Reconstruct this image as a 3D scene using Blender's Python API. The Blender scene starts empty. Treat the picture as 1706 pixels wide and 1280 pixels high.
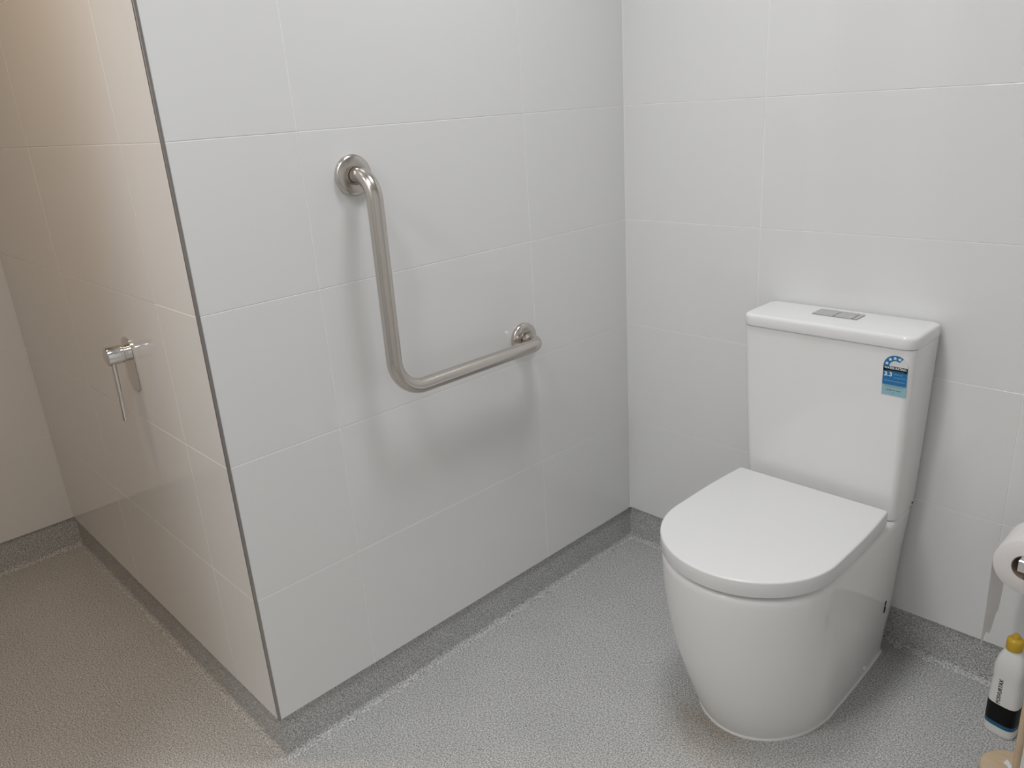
import bpy, bmesh, math, random
from mathutils import Vector, Matrix

# ------------------------------------------------------------------ camera, light, exposure
scene = bpy.context.scene
COL = scene.collection
cam_d = bpy.data.cameras.new('camera')
cam_d.sensor_fit = 'HORIZONTAL'; cam_d.sensor_width = 36.0
cam_d.lens = 1318.87 / 1706.0 * 36.0
cam_d.clip_start = 0.02
cam = bpy.data.objects.new('camera', cam_d); COL.objects.link(cam)
RT = Vector((0.6973, 0.7139, -0.0641)); UP = Vector((-0.1971, 0.2770, 0.9404)); FW = Vector((-0.6891, 0.6432, -0.3338))
FW.normalize(); RT = (RT - FW * RT.dot(FW)).normalized(); UP = RT.cross(FW)
M = Matrix((RT, UP, -FW)).transposed().to_4x4()
M.translation = Vector((1.3907, -1.7749, 1.3384))
cam.matrix_world = M
scene.camera = cam

vs = scene.view_settings
vs.view_transform = 'Standard'; vs.look = 'None'; vs.gamma = 1.0; vs.exposure = 0.0
vs.use_curve_mapping = False

world = bpy.data.worlds.new('world'); scene.world = world
world.use_nodes = True
world.node_tree.nodes['Background'].inputs[0].default_value = (0.8, 0.85, 1.0, 1)
world.node_tree.nodes['Background'].inputs[1].default_value = 0.0

CEIL = 2.50
def ceiling_lamp(name, loc, size, power, col, spread=180):
    d = bpy.data.lights.new(name, 'AREA'); d.shape = 'DISK'; d.size = size; d.energy = power; d.color = col; d.spread = math.radians(spread)
    o = bpy.data.objects.new(name, d); o.location = loc; COL.objects.link(o)
    return o
ceiling_lamp('ceiling_lamp_toilet', (0.57, -0.66, CEIL - 0.02), 0.36, 5.7, (0.98, 0.99, 1.0), 132)
ceiling_lamp('ceiling_lamp_room', (0.60, -1.72, CEIL - 0.02), 0.34, 5.4, (0.98, 0.99, 1.0), 150)
ceiling_lamp('fill_lamp_rear', (0.40, -2.55, CEIL - 0.02), 0.45, 12.6, (1.0, 0.99, 0.975), 180)  # added fill lamp out of view, brightens the low fronts and back wall
ceiling_lamp('ceiling_lamp_shower', (-0.42, -1.62, CEIL - 0.02), 0.14, 3.7, (1.0, 0.68, 0.40), 125)

# ------------------------------------------------------------------ dimensions
L = 1.2337          # length of the grab-bar wall
MM = 1.4133         # depth of the shower recess
XR = 1.80           # right wall
YF = -3.05          # wall behind the viewer
ZB = 0.110          # underside of the tiling

# ------------------------------------------------------------------ materials
def new_mat(name):
    m = bpy.data.materials.new(name); m.use_nodes = True
    nt = m.node_tree
    return m, nt, nt.nodes['Principled BSDF']
def plain(name, col, rough=0.4, metal=0.0, bump=0.0, bscale=200.0, var=0.0, spec=0.5, coat=0.0):
    m, nt, b = new_mat(name)
    b.inputs['Base Color'].default_value = (*col, 1); b.inputs['Roughness'].default_value = rough
    b.inputs['Metallic'].default_value = metal; b.inputs['Specular IOR Level'].default_value = spec
    b.inputs['Coat Weight'].default_value = coat
    tc = nt.nodes.new('ShaderNodeTexCoord'); n = nt.nodes.new('ShaderNodeTexNoise')
    n.inputs['Scale'].default_value = bscale; nt.links.new(tc.outputs['Object'], n.inputs['Vector'])
    if var > 0:
        r = nt.nodes.new('ShaderNodeMapRange')
        r.inputs['To Min'].default_value = 1 - var; r.inputs['To Max'].default_value = 1 + var
        nt.links.new(n.outputs['Fac'], r.inputs['Value'])
        mx = nt.nodes.new('ShaderNodeVectorMath'); mx.operation = 'SCALE'
        mx.inputs[0].default_value = col; nt.links.new(r.outputs[0], mx.inputs['Scale'])
        nt.links.new(mx.outputs[0], b.inputs['Base Color'])
    if bump > 0:
        bp = nt.nodes.new('ShaderNodeBump'); bp.inputs['Strength'].default_value = bump; bp.inputs['Distance'].default_value = 0.001
        nt.links.new(n.outputs['Fac'], bp.inputs['Height']); nt.links.new(bp.outputs[0], b.inputs['Normal'])
    return m

M_TILE = plain('white_gloss_tile', (0.80, 0.80, 0.795), 0.07, bump=0.03, bscale=14.0)
M_GROUT = plain('pale_grout', (0.93, 0.92, 0.90), 0.7, bump=0.2, bscale=900)
M_PAINT = plain('white_ceiling_paint', (0.90, 0.90, 0.895), 0.8, bump=0.1, bscale=300)
M_CERAMIC = plain('white_ceramic', (0.87, 0.87, 0.865), 0.06, var=0.01, bscale=5)
M_PLASTIC = plain('white_seat_plastic', (0.80, 0.795, 0.80), 0.20, var=0.01, bscale=5)
M_SEAL = plain('white_sealant', (0.82, 0.82, 0.79), 0.45, bump=0.1, bscale=120)
M_ALU = plain('aluminium_trim', (0.36, 0.34, 0.33), 0.38, metal=1.0, var=0.05, bscale=60)
M_CHROME = plain('chrome', (0.78, 0.77, 0.76), 0.06, metal=1.0, var=0.01, bscale=30)
M_SATIN = plain('satin_button_metal', (0.66, 0.66, 0.66), 0.38, metal=0.85, var=0.02, bscale=60)
M_SATIN_D = plain('satin_button_gap', (0.34, 0.34, 0.34), 0.4, metal=0.6, var=0.02, bscale=60)
M_PAPER = plain('toilet_tissue', (0.85, 0.82, 0.81), 0.9, bump=0.5, bscale=500, var=0.02)
M_CARD = plain('core_card', (0.30, 0.24, 0.19), 0.9, bump=0.2, bscale=300, var=0.05)
M_BOTTLE = plain('white_bottle_plastic', (0.80, 0.80, 0.78), 0.28, var=0.01, bscale=20)
M_YELLOW = plain('yellow_cap_plastic', (0.62, 0.40, 0.03), 0.35, var=0.05, bscale=40)
M_BLACK = plain('black_print', (0.004, 0.004, 0.005), 0.35, var=0.02, bscale=40, spec=0.2)
M_BLUE = plain('deep_blue_print', (0.010, 0.105, 0.22), 0.35, var=0.02, bscale=40)
M_STBLUE = plain('sticker_blue_print', (0.012, 0.17, 0.42), 0.4, var=0.03, bscale=40)
M_STPALE = plain('sticker_pale_blue_print', (0.30, 0.52, 0.60), 0.4, var=0.02, bscale=40)
M_STCLEAR = plain('sticker_clear_film', (0.74, 0.76, 0.75), 0.15, var=0.01, bscale=40)
M_STWHITE = plain('white_print', (0.80, 0.86, 0.90), 0.4, var=0.02, bscale=40)
M_STCYAN = plain('light_blue_print', (0.22, 0.48, 0.66), 0.4, var=0.02, bscale=40)
M_GREYPRINT = plain('grey_print', (0.14, 0.24, 0.28), 0.4, var=0.02, bscale=40)
M_BIN = plain('white_bin_plastic', (0.80, 0.77, 0.77), 0.35, var=0.01, bscale=10)
M_RUBBER = plain('black_rubber', (0.02, 0.02, 0.02), 0.6, var=0.05, bscale=80)

def steel_mat():
    m, nt, b = new_mat('brushed_stainless_steel')
    b.inputs['Base Color'].default_value = (0.60, 0.56, 0.52, 1)
    b.inputs['Metallic'].default_value = 1.0; b.inputs['Roughness'].default_value = 0.24
    tc = nt.nodes.new('ShaderNodeTexCoord')
    n = nt.nodes.new('ShaderNodeTexNoise'); n.inputs['Scale'].default_value = 700.0
    nt.links.new(tc.outputs['Object'], n.inputs['Vector'])
    r = nt.nodes.new('ShaderNodeMapRange'); r.inputs['To Min'].default_value = 0.19; r.inputs['To Max'].default_value = 0.23
    nt.links.new(n.outputs['Fac'], r.inputs['Value']); nt.links.new(r.outputs[0], b.inputs['Roughness'])
    return m
M_STEEL = steel_mat()

def vinyl_mat():
    m, nt, b = new_mat('speckled_grey_safety_vinyl')
    N = nt.nodes.new; K = nt.links.new
    tc = N('ShaderNodeTexCoord')
    n1 = N('ShaderNodeTexNoise'); n1.inputs['Scale'].default_value = 300; n1.inputs['Detail'].default_value = 2.0
    n2 = N('ShaderNodeTexNoise'); n2.inputs['Scale'].default_value = 6.0; n2.inputs['Detail'].default_value = 3.0
    v = N('ShaderNodeTexVoronoi'); v.inputs['Scale'].default_value = 170
    v2 = N('ShaderNodeTexVoronoi'); v2.inputs['Scale'].default_value = 75
    for t in (n1, n2, v, v2): K(tc.outputs['Object'], t.inputs['Vector'])
    cr = N('ShaderNodeValToRGB'); e = cr.color_ramp.elements
    e[0].position = 0.34; e[0].color = (0.22, 0.22, 0.218, 1); e[1].position = 0.66; e[1].color = (0.68, 0.68, 0.67, 1)
    K(n1.outputs['Fac'], cr.inputs[0])
    # dark specks where the cell value is low and we are close to the cell centre
    sp = N('ShaderNodeSeparateColor'); K(v.outputs['Color'], sp.inputs[0])
    lt = N('ShaderNodeMath'); lt.operation = 'LESS_THAN'; lt.inputs[1].default_value = 0.12; K(sp.outputs[0], lt.inputs[0])
    ld = N('ShaderNodeMath'); ld.operation = 'LESS_THAN'; ld.inputs[1].default_value = 0.30; K(v.outputs['Distance'], ld.inputs[0])
    mu = N('ShaderNodeMath'); mu.operation = 'MULTIPLY'; K(lt.outputs[0], mu.inputs[0]); K(ld.outputs[0], mu.inputs[1])
    mk = N('ShaderNodeMath'); mk.operation = 'MULTIPLY'; mk.inputs[1].default_value = 0.55; K(mu.outputs[0], mk.inputs[0])
    mx = N('ShaderNodeMix'); mx.data_type = 'RGBA'; K(mk.outputs[0], mx.inputs['Factor']); K(cr.outputs[0], mx.inputs['A']); mx.inputs['B'].default_value = (0.14, 0.14, 0.145, 1)
    # pale chips
    sp2 = N('ShaderNodeSeparateColor'); K(v2.outputs['Color'], sp2.inputs[0])
    gt = N('ShaderNodeMath'); gt.operation = 'GREATER_THAN'; gt.inputs[1].default_value = 0.95; K(sp2.outputs[1], gt.inputs[0])
    gd = N('ShaderNodeMath'); gd.operation = 'LESS_THAN'; gd.inputs[1].default_value = 0.14; K(v2.outputs['Distance'], gd.inputs[0])
    mg = N('ShaderNodeMath'); mg.operation = 'MULTIPLY'; K(gt.outputs[0], mg.inputs[0]); K(gd.outputs[0], mg.inputs[1])
    m2 = N('ShaderNodeMix'); m2.data_type = 'RGBA'; K(mg.outputs[0], m2.inputs['Factor']); K(mx.outputs['Result'], m2.inputs['A']); m2.inputs['B'].default_value = (0.75, 0.76, 0.74, 1)
    # brownish water stain on the floor at the front of the pan
    di = N('ShaderNodeVectorMath'); di.operation = 'DISTANCE'; K(tc.outputs['Object'], di.inputs[0]); di.inputs[1].default_value = (0.635, -0.535, 0.0)
    st = N('ShaderNodeMapRange'); st.inputs['From Min'].default_value = 0.02; st.inputs['From Max'].default_value = 0.15
    st.inputs['To Min'].default_value = 0.95; st.inputs['To Max'].default_value = 0.0; K(di.outputs['Value'], st.inputs['Value'])
    n3 = N('ShaderNodeTexNoise'); n3.inputs['Scale'].default_value = 22; K(tc.outputs['Object'], n3.inputs['Vector'])
    sm = N('ShaderNodeMath'); sm.operation = 'MULTIPLY'; K(st.outputs[0], sm.inputs[0]); K(n3.outputs['Fac'], sm.inputs[1])
    m3 = N('ShaderNodeMix'); m3.data_type = 'RGBA'; m3.blend_type = 'MULTIPLY'; K(sm.outputs[0], m3.inputs['Factor']); K(m2.outputs['Result'], m3.inputs['A']); m3.inputs['B'].default_value = (0.62, 0.48, 0.32, 1)
    # large soft variation of the worn surface
    mr = N('ShaderNodeMapRange'); mr.inputs['To Min'].default_value = 0.92; mr.inputs['To Max'].default_value = 1.08; K(n2.outputs['Fac'], mr.inputs['Value'])
    sc = N('ShaderNodeVectorMath'); sc.operation = 'SCALE'; K(m3.outputs['Result'], sc.inputs[0]); K(mr.outputs[0], sc.inputs['Scale'])
    K(sc.outputs[0], b.inputs['Base Color'])
    b.inputs['Roughness'].default_value = 0.6
    bp = N('ShaderNodeBump'); bp.inputs['Strength'].default_value = 0.25; bp.inputs['Distance'].default_value = 0.001
    K(n1.outputs['Fac'], bp.inputs['Height']); K(bp.outputs[0], b.inputs['Normal'])
    return m
M_VINYL = vinyl_mat()

def tissue_mat():
    m = plain('thin_tissue_sheet', (0.88, 0.87, 0.86), 0.9, bump=0.4, bscale=500, var=0.02)
    nt = m.node_tree; pb = nt.nodes['Principled BSDF']; out = nt.nodes['Material Output']
    tr = nt.nodes.new('ShaderNodeBsdfTranslucent'); tr.inputs[0].default_value = (0.9, 0.89, 0.88, 1)
    mx = nt.nodes.new('ShaderNodeMixShader'); mx.inputs[0].default_value = 0.68
    nt.links.new(pb.outputs[0], mx.inputs[1]); nt.links.new(tr.outputs[0], mx.inputs[2]); nt.links.new(mx.outputs[0], out.inputs[0])
    return m
M_SHEET = tissue_mat()

def wood_mat():
    m, nt, b = new_mat('pale_beech_wood')
    N = nt.nodes.new; K = nt.links.new
    tc = N('ShaderNodeTexCoord'); mp = N('ShaderNodeMapping'); mp.inputs['Scale'].default_value = (12, 90, 12)
    n = N('ShaderNodeTexNoise'); n.inputs['Scale'].default_value = 3; n.inputs['Detail'].default_value = 4
    K(tc.outputs['Object'], mp.inputs[0]); K(mp.outputs[0], n.inputs['Vector'])
    cr = N('ShaderNodeValToRGB'); cr.color_ramp.elements[0].color = (0.52, 0.38, 0.24, 1); cr.color_ramp.elements[1].color = (0.74, 0.60, 0.43, 1)
    K(n.outputs['Fac'], cr.inputs[0]); K(cr.outputs[0], b.inputs['Base Color']); b.inputs['Roughness'].default_value = 0.5
    return m
M_WOOD = wood_mat()

# ------------------------------------------------------------------ helpers
def link_mesh(name, me, mat, parent=None):
    o = bpy.data.objects.new(name, me); COL.objects.link(o)
    if mat is not None and len(me.materials) == 0: me.materials.append(mat)
    if parent is not None: o.parent = parent
    return o
def bm_obj(name, bm, mat, parent=None, smooth=None):
    bmesh.ops.recalc_face_normals(bm, faces=bm.faces[:])
    me = bpy.data.meshes.new(name); bm.to_mesh(me); bm.free()
    if smooth is not None: smooth_by_angle(me, smooth)
    return link_mesh(name, me, mat, parent)
def smooth_by_angle(me, deg):
    bm = bmesh.new(); bm.from_mesh(me)
    for f in bm.faces: f.smooth = True
    for e in bm.edges:
        e.smooth = not (len(e.link_faces) == 2 and e.calc_face_angle(0) > math.radians(deg))
    bm.to_mesh(me); bm.free()
def tag(o, label, cat=None, group=None, kind=None):
    o['label'] = label
    if cat: o['category'] = cat
    if group: o['group'] = group
    if kind: o['kind'] = kind
    return o
def empty(name, loc=(0, 0, 0), rz=0.0):
    o = bpy.data.objects.new(name, None); COL.objects.link(o); o.location = loc; o.rotation_euler = (0, 0, rz)
    o.empty_display_size = 0.05
    return o
def add_box(bm, lo, hi):
    vs_ = [bm.verts.new((x, y, z)) for z in (lo[2], hi[2]) for y in (lo[1], hi[1]) for x in (lo[0], hi[0])]
    for f in ((0, 2, 3, 1), (4, 5, 7, 6), (0, 1, 5, 4), (2, 6, 7, 3), (0, 4, 6, 2), (1, 3, 7, 5)):
        bm.faces.new([vs_[i] for i in f])
def loft(bm, rings, cap0=True, cap1=True, closed=True):
    R = [[bm.verts.new(p) for p in r] for r in rings]
    n = len(rings[0])
    for a, b in zip(R[:-1], R[1:]):
        for i in range(n if closed else n - 1):
            j = (i + 1) % n
            bm.faces.new((a[i], a[j], b[j], b[i]))
    if cap0: bm.faces.new(R[0][::-1])
    if cap1: bm.faces.new(R[-1])
    return R
def tube(bm, pts, rad, n=20, caps=True):
    pts = [Vector(p) for p in pts]
    rr = rad if isinstance(rad, (list, tuple)) else [rad] * len(pts)
    t0 = (pts[1] - pts[0]).normalized()
    up = Vector((0, 0, 1)) if abs(t0.z) < 0.9 else Vector((0, 1, 0))
    u = t0.cross(up).normalized(); rings = []
    for i, p in enumerate(pts):
        t = (pts[min(i + 1, len(pts) - 1)] - pts[max(i - 1, 0)]).normalized()
        u = (u - t * u.dot(t)).normalized(); v = t.cross(u)
        rings.append([p + (u * math.cos(a) + v * math.sin(a)) * rr[i] for a in [2 * math.pi * k / n for k in range(n)]])
    loft(bm, rings, caps, caps)
def lathe_rings(prof, n=32, axis='z', c=(0, 0, 0)):
    out = []
    for r, h in prof:
        ring = []
        for k in range(n):
            a = 2 * math.pi * k / n
            if axis == 'z': ring.append((c[0] + r * math.cos(a), c[1] + r * math.sin(a), c[2] + h))
            elif axis == 'x': ring.append((c[0] + h, c[1] + r * math.cos(a), c[2] + r * math.sin(a)))
            else: ring.append((c[0] + r * math.cos(a), c[1] + h, c[2] + r * math.sin(a)))
        out.append(ring)
    return out
def rrect(x0, x1, y0, y1, rf, rb, n=8):
    """rounded rectangle, y0 is the front (-y) with radius rf, y1 the back with radius rb; counter-clockwise"""
    pts = []
    for cx, cy, r, a0 in ((x1 - rb, y1 - rb, rb, 0), (x0 + rb, y1 - rb, rb, 90), (x0 + rf, y0 + rf, rf, 180), (x1 - rf, y0 + rf, rf, 270)):
        for k in range(n + 1):
            a = math.radians(a0 + 90 * k / n)
            pts.append((cx + r * math.cos(a), cy + r * math.sin(a)))
    return pts
def dshape(c, w, yb, yf, b, n=40, rb=0.01, ex=2.0, wb=None):
    """D outline: straight back at yb (half width wb), sides swelling to w, elliptic front reaching yf with depth b"""
    wb = w if wb is None else wb
    yc = yf + b; m = 10; pts = []
    def side(k):
        t = k / m; sft = min(1.0, t / 0.7); return wb + (w - wb) * (1 - (1 - sft) ** 2), (yb - rb) * (1 - t) + yc * t
    for k in range(5):
        a = math.radians(90 * k / 4); pts.append((c + wb - rb + rb * math.cos(a), yb - rb + rb * math.sin(a)))
    for k in range(5):
        a = math.radians(90 + 90 * k / 4); pts.append((c - wb + rb + rb * math.cos(a), yb - rb + rb * math.sin(a)))
    for k in range(1, m):
        ww, y = side(k); pts.append((c - ww, y))
    for k in range(n + 1):
        a = math.pi * k / n; ca, sa = math.cos(a), math.sin(a)
        pts.append((c - w * math.copysign(abs(ca) ** (2 / ex), ca), yc - b * abs(sa) ** (2 / ex)))
    for k in range(m - 1, 0, -1):
        ww, y = side(k); pts.append((c + ww, y))
    return pts
def at_z(pts, z): return [(x, y, z) for x, y in pts]
def text_obj(name, body, size, mat, parent, loc, rot, extrude=0.0001, sx=1.0, align='CENTER', bold=0.0):
    cu = bpy.data.curves.new(name, 'FONT'); cu.body = body; cu.size = size; cu.extrude = extrude; cu.offset = bold
    cu.align_x = align; cu.align_y = 'CENTER'
    tmp = bpy.data.objects.new(name, cu); COL.objects.link(tmp)
    dg = bpy.context.evaluated_depsgraph_get(); dg.update()
    me = bpy.data.meshes.new_from_object(tmp.evaluated_get(dg))
    bpy.data.objects.remove(tmp); bpy.data.curves.remove(cu)
    me.materials.clear()
    o = link_mesh(name, me, mat, parent)
    o.location = loc; o.rotation_euler = rot; o.scale = (sx, 1, 1)
    return o

# ------------------------------------------------------------------ setting: floor, ceiling, walls
bm = bmesh.new(); add_box(bm, (-MM - 0.15, YF - 0.1, -0.03), (XR + 0.1, 0.12, 0.0))
tag(bm_obj('floor', bm, M_VINYL), 'speckled grey safety vinyl floor', 'floor', kind='structure')
bm = bmesh.new(); add_box(bm, (-MM - 0.15, YF - 0.1, CEIL), (XR + 0.1, 0.12, CEIL + 0.05))
tag(bm_obj('ceiling', bm, M_PAINT), 'white painted ceiling above the bathroom', 'ceiling', kind='structure')

TH = 0.0006          # how far the tiles stand proud of the grout
REC = 0.012          # recess of the wall below the tiles, behind the vinyl upstand
def struct_wall(name, label, boxes, mat=M_GROUT):
    bm = bmesh.new()
    for lo, hi in boxes: add_box(bm, lo, hi)
    return tag(bm_obj(name, bm, mat), label, 'wall', kind='structure')
wall_left = struct_wall('wall_left', 'white tiled wall carrying the bent grab rail',
    [((-0.09, -(L - TH), ZB), (-TH, 0.1, CEIL)), ((-0.09, -(L - REC), 0), (-REC, 0.1, ZB))])
wall_back = struct_wall('wall_back', 'white tiled wall behind the toilet',
    [((-TH, TH, ZB), (XR + 0.05, 0.1, CEIL)), ((-REC, REC, 0), (XR + 0.05, 0.1, ZB))])
wall_shower = struct_wall('wall_shower', 'shaded glossy tiled wall with the shower mixer',
    [((-MM - 0.1, -(L - TH), ZB), (-0.09, -(L - 0.1), CEIL)), ((-MM - 0.1, -(L - REC), 0), (-0.09, -(L - 0.1), ZB))])
wall_far_left = struct_wall('wall_far_left', 'pale tiled wall at the far end of the shower',
    [((-MM - 0.1, YF, ZB), (-MM - TH, -(L - TH), CEIL)), ((-MM - 0.1, YF, 0), (-MM - REC, -(L - REC), ZB))])
struct_wall('wall_shower_baffle', 'unseen white wall added to shade the shower and bounce its light', [((-0.10, -2.45, 0), (0.0, -1.85, CEIL)), ((-MM, -2.45, 0), (-0.10, -2.35, CEIL))], M_TILE)  # added out of view: keeps room light off the shower, bounces the warm lamp
struct_wall('wall_right', 'white wall beyond the right edge of the picture', [((XR, YF, 0), (XR + 0.1, 0.1, CEIL))], M_TILE)
struct_wall('wall_front', 'white wall behind the viewer', [((-MM - 0.1, YF - 0.1, 0), (XR + 0.1, YF, CEIL))], M_TILE)

TILE_MESH = {}
def tile_mesh(w, h):
    """face in the local xz plane, front at y=0 facing -y, body behind it"""
    k = (round(w, 4), round(h, 4))
    if k in TILE_MESH: return TILE_MESH[k]
    bm = bmesh.new(); c = 0.0004; d = TH
    def ring(i, y): return [(-w / 2 + i, y, -h / 2 + i), (w / 2 - i, y, -h / 2 + i), (w / 2 - i, y, h / 2 - i), (-w / 2 + i, y, h / 2 - i)]
    loft(bm, [ring(0, d), ring(0, c), ring(c * 0.35, c * 0.35), ring(c, 0)])
    bmesh.ops.recalc_face_normals(bm, faces=bm.faces[:])
    me = bpy.data.meshes.new('tile'); bm.to_mesh(me); bm.free(); me.materials.append(M_TILE)
    TILE_MESH[k] = me
    return me
ZR = [ZB, 0.4138, 0.7138, 1.0138, 1.3138, 1.6138, 1.9138, 2.2138, CEIL]
GAP = 0.0018
rng = random.Random(4)
def tiles(parent, origin, along, rot, cuts, GAP=GAP):
    """cuts: distances along the wall; every cell between two cuts and two rows becomes one tile"""
    for a, b in zip(cuts[:-1], cuts[1:]):
        for z0, z1 in zip(ZR[:-1], ZR[1:]):
            w, h = b - a - GAP, z1 - z0 - GAP
            if w < 0.01: continue
            o = bpy.data.objects.new('tile', tile_mesh(w, h)); COL.objects.link(o); o.parent = parent
            s = (a + b) / 2
            o.location = (origin[0] + along[0] * s, origin[1] + along[1] * s, (z0 + z1) / 2)
            o.rotation_euler = (rng.uniform(-1, 1) * 0.0008, 0, rot + rng.uniform(-1, 1) * 0.0006)
TR = 0.005           # width of the metal corner trim
tiles(wall_left, (0, 0), (0, -1), math.radians(90), [0, 0.3809, 0.9818, L - TR])
tiles(wall_back, (0, 0), (1, 0), 0.0, [0, 0.4098, 1.0107, 1.6116, XR])
tiles(wall_shower, (0, -L), (-1, 0), 0.0, [TR, 0.1949, 0.8100, MM])
tiles(wall_far_left, (-MM, -L), (0, -1), math.radians(90), [0, 0.58, 1.18, 1.78, -YF - L], 0.001)

# vinyl upstand (coved skirting) with mitred corners
R_C = 0.015; OFF = -0.0062
prof = [(OFF, ZB - 0.0006)]
for k in range(9):
    a = math.radians(90 * k / 8)
    prof.append((OFF + R_C - R_C * math.cos(a), R_C - R_C * math.sin(a) + 0.0005))
prof += [(OFF + R_C + 0.0005, -0.004), (-REC + 0.0005, -0.004), (-REC + 0.0005, ZB - 0.0006)]
def coving(name, label, f0, f1):
    bm = bmesh.new()
    loft(bm, [[f0(o, z) for o, z in prof], [f1(o, z) for o, z in prof]])
    return tag(bm_obj(name, bm, M_VINYL, smooth=35), label, 'skirting', kind='structure')
coving('baseboard_left', 'speckled grey vinyl upstand under the grab rail wall', lambda o, z: (o, -o, z), lambda o, z: (o, -(L + o), z))
coving('baseboard_back', 'speckled grey vinyl upstand behind the toilet', lambda o, z: (o, -o, z), lambda o, z: (XR, -o, z))
coving('baseboard_shower', 'brownish shaded vinyl upstand under the shower mixer wall', lambda o, z: (o, -(L + o), z), lambda o, z: (-MM + o, -(L + o), z))
coving('baseboard_far_left', 'vinyl upstand at the far end of the shower', lambda o, z: (-MM + o, -(L + o), z), lambda o, z: (-MM + o, YF, z))

# metal trim at the outside corner, sealant bead in the inside corner
bm = bmesh.new()
s = 0.0008
ring = [(-TR - 0.002, -(L - TR)), (-TR - 0.002, -L - 0.0004), (-s, -L - 0.0004), (0.0004, -L + s), (0.0004, -(L - TR) + 0.001), (-0.003, -(L - TR) + 0.001), (-0.003, -(L - TR))]
ring = [(-TR, -L - 0.0004), (-s, -L - 0.0004), (0.0004, -L + s), (0.0004, -L + TR), (-TH, -L + TR), (-TH, -L + TH), (-TR, -L + TH)]
loft(bm, [at_z(ring, ZB), at_z(ring, CEIL)])
tag(bm_obj('trim_1', bm, M_ALU), 'thin dark metal edge strip on the outside tile corner', 'trim', kind='structure')
bm = bmesh.new()
ring = [(-0.0008, 0.0008), (0.0030, 0.0008), (0.0026, -0.0012), (0.0012, -0.0026), (-0.0008, -0.0030)]
loft(bm, [at_z(ring, ZB + 0.001), at_z(ring, CEIL)])
tag(bm_obj('trim_2', bm, M_SEAL, smooth=50), 'white sealant bead in the inside tile corner', 'trim', kind='structure')

# ------------------------------------------------------------------ toilet
CX = 0.650
toilet = tag(empty('toilet', (CX, -0.28, 0)), 'white back-to-wall toilet with closed lid and tall cistern', 'toilet')
def tpart(name, bm, mat, smooth=35, parent=None):
    o = bm_obj(name, bm, mat, None, smooth)
    p = parent or toilet
    o.parent = p
    o.matrix_parent_inverse = Matrix.Translation(toilet.location).inverted() if p is toilet else Matrix.Identity(4)
    return o
# bowl: (z, centre x, half width, half width at the back, back y, front y, depth of the curved front)
BOWL = [(0.000, 0.6620, 0.1490, 0.1440, -0.040, -0.519, 0.195), (0.020, 0.6610, 0.1530, 0.1455, -0.038, -0.527, 0.195), (0.060, 0.6590, 0.1605, 0.1490, -0.034, -0.543, 0.195),
        (0.120, 0.6565, 0.1695, 0.1540, -0.014, -0.562, 0.195), (0.180, 0.6540, 0.1770, 0.1590, -0.012, -0.579, 0.194), (0.240, 0.6520, 0.1825, 0.1640, -0.010, -0.591, 0.193),
        (0.300, 0.6500, 0.1855, 0.1690, -0.009, -0.599, 0.192), (0.350, 0.6490, 0.1870, 0.1745, -0.008, -0.6035, 0.191), (0.385, 0.6480, 0.1872, 0.1785, -0.008, -0.605, 0.190),
        (0.393, 0.6480, 0.1868, 0.1790, -0.008, -0.6045, 0.190), (0.399, 0.6480, 0.1850, 0.1780, -0.009, -0.603, 0.189), (0.4028, 0.6480, 0.1820, 0.1760, -0.010, -0.600, 0.187), (0.4045, 0.6480, 0.177, 0.172, -0.014, -0.595, 0.184)]
bm = bmesh.new()
loft(bm, [at_z(dshape(c, w, yb, yf, b, wb=wb), z) for z, c, w, wb, yb, yf, b in BOWL])
bowl = tpart('bowl', bm, M_CERAMIC, 40)
# sealant bead around the foot
bm = bmesh.new()
def foot(d, z): return at_z(dshape(0.662, 0.149 + d, -0.040 + d, -0.519 - d, 0.195 + d, wb=0.144 + d), z)
loft(bm, [foot(0.0035, 0.0), foot(0.0035, 0.0025), foot(0.0020, 0.0055), foot(0.0004, 0.007)])
tpart('sealant_bead', bm, M_SEAL, 60, bowl)
# bolt cover low on the side, fixing slot behind it
bm = bmesh.new()
loft(bm, lathe_rings([(0.006, -0.003), (0.006, 0.002), (0.0045, 0.0045), (0.002, 0.0055)], 16, 'x', (0.6612 + 0.1512, -0.166, 0.030)))
tpart('bolt_cover', bm, M_PLASTIC, 50, bowl)
for (y, z, h) in ((-0.092, 0.1745, 0.006), (-0.094, 0.158, 0.008)):
    bm = bmesh.new()
    tube(bm, [(0.8202, y, z - h), (0.8207, y, z), (0.8212, y, z + h)], 0.0028, 10)
    tpart('fixing_slot', bm, M_RUBBER, 50, bowl)
# seat ring (recessed, reads as the dark joint) and lid
bm = bmesh.new()
loft(bm, [at_z(dshape(0.648, 0.174, -0.160, -0.592, 0.176, rb=0.006), z) for z in (0.4040, 0.4160)])
tpart('seat', bm, M_PLASTIC, 40)
LIDX = 0.648
def lidr(d, z): return at_z(dshape(LIDX, 0.1895 - d, -0.155 - d * 0.6, -0.608 + d, 0.190 - d, rb=0.004, wb=0.1805 - d), z)
bm = bmesh.new()
loft(bm, [lidr(0.003, 0.4142), lidr(0.0006, 0.4148), lidr(0.0, 0.4165), lidr(0.0, 0.4455), lidr(0.0005, 0.4472), lidr(0.0016, 0.4484), lidr(0.0034, 0.4490), lidr(0.008, 0.4491)])
tpart('lid', bm, M_PLASTIC, 50)
for sx in (-1, 1):
    bm = bmesh.new()
    tube(bm, [(LIDX + sx * 0.075 - 0.02, -0.152, 0.4215), (LIDX + sx * 0.075 + 0.02, -0.152, 0.4215)], 0.009, 16)
    tpart('hinge', bm, M_PLASTIC, 50)
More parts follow.
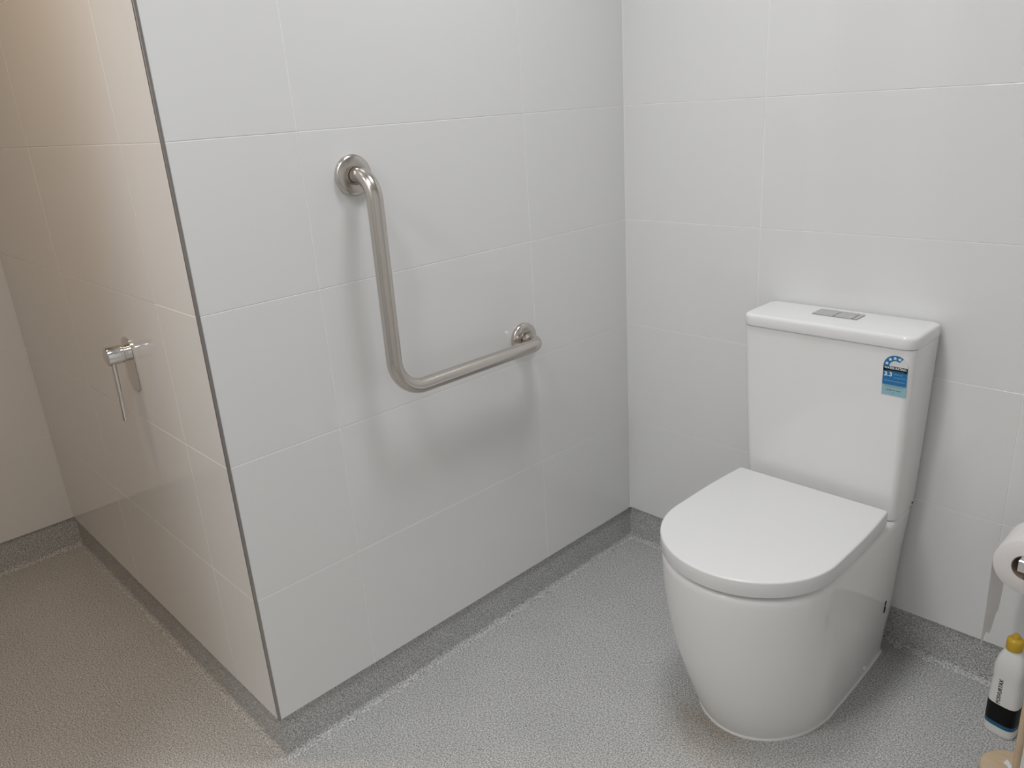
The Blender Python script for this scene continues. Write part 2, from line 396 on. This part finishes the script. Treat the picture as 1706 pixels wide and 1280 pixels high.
# cistern
def cis(w, yf, z, d=0.0, r=0.017): return at_z(rrect(CX - w + d, CX + w - d, yf + d, -0.007 - d, max(r - d * 0.5, 0.002), 0.006), z)
bm = bmesh.new()
loft(bm, [cis(0.180, -0.124, 0.4050, 0.003), cis(0.1802, -0.1240, 0.4080), cis(0.1825, -0.127, 0.46), cis(0.188, -0.137, 0.62), cis(0.1925, -0.1455, 0.790), cis(0.1930, -0.1465, 0.8125)])
cistern = tpart('cistern', bm, M_CERAMIC, 40)
bm = bmesh.new()
def cl(d, z): return at_z(rrect(CX - 0.196 + d, CX + 0.196 - d, -0.1515 + d, -0.004 - d * 0.7, 0.026, 0.018), z)
loft(bm, [cl(0.004, 0.8133), cl(0.001, 0.8142), cl(0.0, 0.8165), cl(0.0, 0.8335), cl(0.0006, 0.8370), cl(0.0022, 0.8397), cl(0.0050, 0.8414), cl(0.0090, 0.8420)])
cl_lid = tpart('cistern_lid', bm, M_CERAMIC, 60)
# flush plate: frame, two buttons
BX, BY = CX - 0.008, -0.056
bm = bmesh.new()
loft(bm, [at_z(rrect(BX - 0.052, BX + 0.052, BY - 0.024, BY + 0.024, 0.003, 0.003, 4), z) for z in (0.8405, 0.8428)])
plate = tpart('flush_plate', bm, M_SATIN_D, 40)
for x0, x1 in ((BX - 0.0505, BX - 0.003), (BX - 0.001, BX + 0.0395)):
    bm = bmesh.new()
    loft(bm, [at_z(rrect(x0, x1, BY - 0.0225, BY + 0.0225, 0.002, 0.002, 4), 0.8425), at_z(rrect(x0, x1, BY - 0.0225, BY + 0.0225, 0.002, 0.002, 4), 0.8440), at_z(rrect(x0 + 0.001, x1 - 0.001, BY - 0.0215, BY + 0.0215, 0.002, 0.002, 4), 0.8446)])
    tpart('button', bm, M_SATIN, 40, plate)
bm = bmesh.new()
loft(bm, [at_z(rrect(BX + 0.0425, BX + 0.0512, BY - 0.0225, BY + 0.0225, 0.002, 0.002, 4), z) for z in (0.8425, 0.8438)])
tpart('end_cap', bm, M_SATIN, 40, plate)
bm = bmesh.new()
loft(bm, lathe_rings([(0.003, -0.003), (0.003, 0.0008), (0.0015, 0.0015)], 12, 'x', (CX + 0.1805, -0.020, 0.4140)))
tpart('seam_washer', bm, M_RUBBER, 50, cistern)

# water-rating sticker, local frame: x right, y up, z out of the cistern's front face
tilt = math.atan2(0.1455 - 0.137, 0.17)
ST = Matrix.Translation((0.8085, -0.1437 - 0.00035, 0.7545)) @ Matrix.Rotation(math.radians(90) + tilt, 4, 'X')
def st_bm(name, bm, mat, z, parent):
    o = bm_obj(name, bm, mat, None)
    o.parent = parent
    o.matrix_parent_inverse = Matrix.Translation(toilet.location).inverted() if parent is toilet else Matrix.Identity(4)
    if parent is toilet: o.matrix_basis = ST
    else: o.location = (0, 0, z)
    return o
def flat(bm, pts, z0=0.0, z1=0.0002):
    loft(bm, [[(x, y, z0) for x, y in pts], [(x, y, z1) for x, y in pts]])
W2, Y0, YA = 0.0245, -0.0455, 0.0195     # half width, bottom, spring of the arc
arc_o = [(W2 * math.cos(math.radians(a)), YA + W2 * math.sin(math.radians(a))) for a in range(0, 181, 9)]
bm = bmesh.new(); flat(bm, [(-W2, Y0), (W2, Y0)] + arc_o, 0.0, 0.0002)
sticker = st_bm('rating_sticker', bm, M_STCLEAR, 0, toilet)
sticker['label'] = 'blue and black water rating sticker'
def rect_on(name, x0, x1, y0, y1, mat, z=0.0002):
    bm = bmesh.new(); flat(bm, [(x0, y0), (x1, y0), (x1, y1), (x0, y1)], 0, 0.00015)
    return st_bm(name, bm, mat, z, sticker)
rect_on('pale_panel', -W2, W2, Y0, -0.0215, M_STPALE)
rect_on('blue_panel', -W2, W2, -0.0235, 0.009, M_STBLUE)
rect_on('black_band', -W2, W2, 0.0075, YA, M_BLACK)
bm = bmesh.new()
ri = 0.0125
arc = [(W2 * math.cos(math.radians(a)), YA + W2 * math.sin(math.radians(a))) for a in range(52, 181, 8)]
arc += [(ri * math.cos(math.radians(a)), YA + ri * math.sin(math.radians(a))) for a in range(180, 51, -8)]
flat(bm, arc, 0, 0.00015)
st_bm('star_arc', bm, M_STBLUE, 0.0002, sticker)
rm = (W2 + ri) / 2
for a in (162, 128, 96, 66):
    bm = bmesh.new(); cxs, cys = rm * math.cos(math.radians(a)), YA + rm * math.sin(math.radians(a))
    flat(bm, [(cxs + (0.0044 if k % 2 == 0 else 0.0019) * math.sin(math.pi * k / 5), cys + (0.0044 if k % 2 == 0 else 0.0019) * math.cos(math.pi * k / 5)) for k in range(10)], 0, 0.00015)
    st_bm('star', bm, M_STWHITE, 0.0004, sticker)
Z4 = 0.0004
text_obj('lettering', 'WATER RATING', 0.0066, M_STWHITE, sticker, (0, 0.0155, Z4), (0, 0, 0), sx=0.92, bold=0.00018)
text_obj('lettering', 'A joint government and industry program', 0.0022, M_STCYAN, sticker, (0, 0.0095, Z4), (0, 0, 0))
text_obj('lettering', '3.3', 0.0130, M_STWHITE, sticker, (-0.0135, 0.0012, Z4), (0, 0, 0), sx=1.08, bold=0.0003)
text_obj('lettering', 'litres per', 0.0050, M_STCYAN, sticker, (0.0075, 0.0030, Z4), (0, 0, 0))
text_obj('lettering', 'average flush', 0.0046, M_STCYAN, sticker, (0.0095, -0.0040, Z4), (0, 0, 0))
rect_on('print_line', -0.021, 0.021, -0.0135, -0.0125, M_STCYAN, Z4)
rect_on('print_line', -0.019, 0.019, -0.0262, -0.0254, M_GREYPRINT, Z4)
for x0, x1 in ((-0.015, -0.010), (-0.009, -0.003), (-0.002, 0.003), (0.0055, 0.009), (0.010, 0.014)):
    rect_on('print_line', x0, x1, -0.0345, -0.0322, M_GREYPRINT, Z4)
rect_on('print_line', -0.004, 0.001, -0.0400, -0.0390, M_GREYPRINT, Z4)

# ------------------------------------------------------------------ grab rail on the left wall
rail = tag(empty('grab_rail', (0, -0.874, 0.775)), 'bent L-shaped stainless steel grab rail on the white tiled wall', 'grab rail')
H = 0.070; RB = 0.0165
yv, zh = -0.8735, 0.7745
yend, ztop = -0.4300, 1.2235
def fillet(pts, rads, n=12):
    """round the corners of a polyline with circular arcs"""
    P = [Vector(p) for p in pts]; out = [P[0]]
    for i in range(1, len(P) - 1):
        r = rads[i - 1]
        a = (P[i - 1] - P[i]).normalized(); b = (P[i + 1] - P[i]).normalized()
        ang = a.angle(b); t = r / math.tan(ang / 2)
        c = P[i] + (a + b).normalized() * (r / math.sin(ang / 2))
        p0, p1 = P[i] + a * t, P[i] + b * t
        v0, v1 = p0 - c, p1 - c; full = v0.angle(v1)
        for k in range(n + 1):
            f = k / n
            out.append(c + (v0 * math.sin((1 - f) * full) + v1 * math.sin(f * full)) / math.sin(full))
    out.append(P[-1])
    return out
path = fillet([(0.004, yv, ztop), (H, yv, ztop), (H, yv, zh), (H, yend, zh), (0.004, yend, zh)], [0.045, 0.072, 0.042])
# subdivide the straights so the tube keeps even rings
bm = bmesh.new(); tube(bm, path, RB, 28)
def lpart(name, bm, mat, root, smooth=40, parent=None):
    o = bm_obj(name, bm, mat, None, smooth); o.parent = parent or root
    if parent is None: o.matrix_parent_inverse = (Matrix.Translation(root.location) @ Matrix.Rotation(root.rotation_euler.z, 4, 'Z')).inverted()
    return o
lpart('bar', bm, M_STEEL, rail)
for y, z in ((yv, ztop), (yend, zh)):
    bm = bmesh.new()
    R = lathe_rings([(0.0400, 0.0), (0.0408, 0.003), (0.0408, 0.0075), (0.0395, 0.0105), (0.0360, 0.0128), (0.0285, 0.0142), (0.0205, 0.0148), (0.0180, 0.0142), (0.0172, 0.0120)], 40, 'x', (0, y, z))
    loft(bm, R)
    lpart('wall_flange', bm, M_STEEL, rail, 50)

# ------------------------------------------------------------------ shower mixer
mx_, mz = -0.418, 0.876
mixer = tag(empty('shower_mixer', (mx_, -L, mz)), 'chrome shower mixer with long hanging lever on the shaded tiled wall', 'tap')
def stadium(w, z0, z1, y, n=16):
    pts = []
    for k in range(n + 1):
        a = math.pi * k / n; pts.append((mx_ + w * math.cos(a), y, z1 - w + w * math.sin(a)))
    for k in range(n + 1):
        a = math.pi + math.pi * k / n; pts.append((mx_ + w * math.cos(a), y, z0 + w + w * math.sin(a)))
    return pts
bm = bmesh.new()
loft(bm, [stadium(0.0330, 0.783, 0.911, -L), stadium(0.0330, 0.783, 0.911, -L - 0.0030), stadium(0.0318, 0.7842, 0.9098, -L - 0.0042)])
lpart('backplate', bm, M_CHROME, mixer)
bm = bmesh.new()
loft(bm, lathe_rings([(0.0185, -0.004), (0.0185, -0.0150), (0.0195, -0.0155), (0.0205, -0.0165), (0.0205, -0.0480), (0.0195, -0.0496), (0.0175, -0.0502)], 36, 'y', (mx_, -L, mz)))
body = lpart('body', bm, M_CHROME, mixer)
bm = bmesh.new()
tube(bm, [(mx_, -L - 0.038, mz - 0.016), (mx_, -L - 0.039, mz - 0.08), (mx_, -L - 0.041, mz - 0.150), (mx_, -L - 0.041, mz - 0.1515)], [0.0050, 0.0050, 0.0050, 0.0040], 16)
lpart('lever', bm, M_CHROME, mixer)

# ------------------------------------------------------------------ toilet roll and its holder
RX, RZ, RY = 1.0985, 0.4235, -0.172
roll = tag(empty('toilet_roll', (RX, RY, RZ)), 'white toilet roll with a torn hanging sheet', 'toilet roll')
bm = bmesh.new()
loft(bm, lathe_rings([(0.0262, 0.0), (0.0570, 0.0), (0.0585, 0.0012), (0.0585, 0.0988), (0.0570, 0.1), (0.0262, 0.1)], 56, 'y', (RX, RY, RZ)), False, False)
lpart('paper', bm, M_PAPER, roll)
bm = bmesh.new()
ro = lathe_rings([(0.0262, 0.0005), (0.0262, 0.0995), (0.0250, 0.0995), (0.0250, 0.0005), (0.0262, 0.0005)], 40, 'y', (RX, RY, RZ))
loft(bm, ro, False, False)
lpart('core', bm, M_CARD, roll)
bm = bmesh.new()
cols = 14; rows = 16; grid = []
zend = 0.195
for j in range(rows + 1):
    row = []
    for i in range(cols + 1):
        u = i / cols; v = j / rows
        y = RY + 0.001 + 0.098 * u
        low = zend + 0.030 * abs(math.sin(5.0 * u + 0.2)) * u + (0.028 * u) + 0.006 * math.sin(17 * u)
        z = RZ + 0.004 + (low - RZ - 0.004) * v
        x = RX - 0.0588 + 0.003 * math.sin(2.6 * v) * (0.4 + u) + 0.002 * math.sin(6 * u + 3 * v) * v
        row.append(bm.verts.new((x, y, z)))
    grid.append(row)
for j in range(rows):
    for i in range(cols): bm.faces.new((grid[j][i], grid[j][i + 1], grid[j + 1][i + 1], grid[j + 1][i]))
g = bmesh.ops.solidify(bm, geom=bm.faces[:], thickness=0.0004)
lpart('hanging_sheet', bm, M_SHEET, roll, 60)

holder = tag(empty('toilet_roll_holder', (1.215, 0, RZ)), 'square chrome bar holding the toilet roll', 'roll holder')
def bar_path(bm, pts, hw, hh):
    pts = [Vector(p) for p in pts]; rings = []
    for i, p in enumerate(pts):
        a = (pts[i] - pts[i - 1]).normalized() if i > 0 else (pts[1] - pts[0]).normalized()
        b = (pts[i + 1] - pts[i]).normalized() if i < len(pts) - 1 else a
        t = (a + b).normalized(); side = t.cross(Vector((0, 0, 1))).normalized()
        k = hw / max(0.3, t.dot(a)); bv = 0.0015
        rings.append([p + side * sx * (k - (bv if c else 0)) + Vector((0, 0, sz * (hh - (0 if c else bv)))) for sx, sz, c in
                      ((1, 1, 0), (1, 1, 1), (-1, 1, 1), (-1, 1, 0), (-1, -1, 0), (-1, -1, 1), (1, -1, 1), (1, -1, 0))])
    loft(bm, rings)
bm = bmesh.new()
bar_path(bm, [(RX, RY + 0.085, RZ + 0.012), (RX, RY - 0.010, RZ + 0.012), (1.215, RY - 0.010, RZ + 0.012), (1.215, -0.006, RZ + 0.012)], 0.0105, 0.0125)
lpart('bar', bm, M_CHROME, holder, 20)
bm = bmesh.new()
yy = lambda pts, y: [(x, y, z) for x, z in pts]
sq = [(x, z) for x, z in rrect(1.190, 1.240, RZ - 0.013, RZ + 0.037, 0.004, 0.004, 4)]
sq2 = [(x, z) for x, z in rrect(1.1915, 1.2385, RZ - 0.0115, RZ + 0.0355, 0.004, 0.004, 4)]
loft(bm, [yy(sq, 0.0), yy(sq, -0.006), yy(sq2, -0.0075)])
lpart('wall_plate', bm, M_CHROME, holder, 40)

# ------------------------------------------------------------------ cleaner bottle
BXc, BYc, BR = 1.0955, -0.1360, math.radians(-10)
bottle = tag(empty('cleaner_bottle', (BXc, BYc, 0), BR), 'white cleaner bottle with yellow cap and black label band', 'bottle')
def sup(w, d, z, n=48, ex=3.2, off=0.0):
    out = []
    for k in range(n):
        a = 2 * math.pi * k / n; c_, s_ = math.cos(a), math.sin(a)
        out.append((off + w * math.copysign(abs(c_) ** (2 / ex), c_), d * math.copysign(abs(s_) ** (2 / ex), s_), z))
    return out
def bw(z):
    P = [(0.0, 0.0275, 0.0185), (0.003, 0.0295, 0.0205), (0.008, 0.0300, 0.0210), (0.085, 0.0298, 0.0208), (0.120, 0.0290, 0.0205), (0.138, 0.0278, 0.0198), (0.150, 0.0285, 0.0202), (0.165, 0.0288, 0.0202), (0.178, 0.0272, 0.0195), (0.192, 0.0238, 0.0178), (0.203, 0.0185, 0.0155), (0.211, 0.0140, 0.0135), (0.220, 0.0125, 0.0125)]
    for (z0, a0, b0), (z1, a1, b1) in zip(P[:-1], P[1:]):
        if z0 <= z <= z1:
            t = (z - z0) / (z1 - z0); return a0 + (a1 - a0) * t, b0 + (b1 - b0) * t
    return P[-1][1:]
bm = bmesh.new()
zs = [0.0, 0.003, 0.008, 0.03, 0.06, 0.085, 0.105, 0.120, 0.130, 0.138, 0.144, 0.150, 0.158, 0.165, 0.172, 0.178, 0.185, 0.192, 0.198, 0.203, 0.207, 0.211, 0.220]
loft(bm, [sup(*bw(z), z, ex=3.2 if z < 0.17 else 3.2 - 1.2 * min(1, (z - 0.17) / 0.041)) for z in zs])
def bpart(name, bm, mat, smooth=50):
    o = bm_obj(name, bm, mat, bottle, smooth); return o
bpart('bottle_body', bm, M_BOTTLE)
def band(name, z0, z1, mat):
    bm = bmesh.new(); e = 0.0004; n = 5; rings = []
    for k in range(n + 1):
        z = z0 + (z1 - z0) * k / n; w, d = bw(z); rings.append(sup(w + e, d + e, z))
    w, d = bw(z1); rings.append(sup(w - e, d - e, z1)); w, d = bw(z0); rings.insert(0, sup(w - e, d - e, z0))
    loft(bm, rings, False, False)
    return bpart(name, bm, mat)
band('label_band', 0.0335, 0.079, M_BLACK)
band('blue_stripe', 0.024, 0.0335, M_BLUE)
bm = bmesh.new()
prof_c = [(0.0150, 0.2125), (0.0155, 0.2140), (0.0155, 0.2330), (0.0146, 0.2365), (0.0110, 0.2392), (0.0075, 0.2400), (0.0070, 0.2455), (0.0060, 0.2480), (0.0030, 0.2485)]
loft(bm, lathe_rings(prof_c, 32, 'z'))
bpart('cap', bm, M_YELLOW, 40)
text_obj('lettering', 'POSVURTAX', 0.0112, M_BLACK, bottle, (-0.0045, -0.0212, 0.112), (math.radians(90), math.radians(-90), 0), extrude=0.0002, sx=0.95)

# ------------------------------------------------------------------ wooden stand and white bin at the right edge
stand = tag(empty('wooden_stand', (1.152, -0.257, 0)), 'pale wooden stand with round base and upright dowel', 'stand')
bm = bmesh.new()
loft(bm, lathe_rings([(0.0560, 0.0), (0.0580, 0.002), (0.0580, 0.0160), (0.0565, 0.0178), (0.0545, 0.0182)], 48, 'z', (1.152, -0.257, 0)))
lpart('base', bm, M_WOOD, stand, 40)
bm = bmesh.new()
tube(bm, [(1.1560, -0.262, 0.018), (1.1560, -0.262, 0.15), (1.1560, -0.262, 0.36), (1.1560, -0.262, 0.52), (1.1560, -0.262, 0.524)], [0.0072, 0.0085, 0.0100, 0.0100, 0.0080], 20)
lpart('dowel', bm, M_WOOD, stand, 40)
bm = bmesh.new()
flatpts = [(1.1345, -0.232), (1.147, -0.2465), (1.1455, -0.262), (1.139, -0.250), (1.131, -0.246)]
loft(bm, [at_z(flatpts, 0.0182), at_z(flatpts, 0.0188)])
lpart('paper_label', bm, M_STWHITE, stand)['label'] = 'small white paper label'

bin_ = tag(empty('toilet_brush_holder', (1.241, -0.385, 0)), 'white cylindrical container at the right picture edge in front of the wooden dowel', 'container')
bm = bmesh.new()
loft(bm, lathe_rings([(0.0560, 0.0), (0.0595, 0.003), (0.0600, 0.010), (0.0600, 0.300), (0.0590, 0.304), (0.0560, 0.304), (0.0550, 0.300), (0.0550, 0.02), (0.0500, 0.016)], 48, 'z', (1.241, -0.385, 0)))
lpart('pot', bm, M_BIN, bin_, 40)
bm = bmesh.new()
tube(bm, [(1.241, -0.385, 0.017), (1.241, -0.385, 0.30), (1.241, -0.385, 0.42), (1.241, -0.385, 0.424)], [0.007, 0.007, 0.009, 0.006], 16)
lpart('handle', bm, M_BIN, bin_, 40)
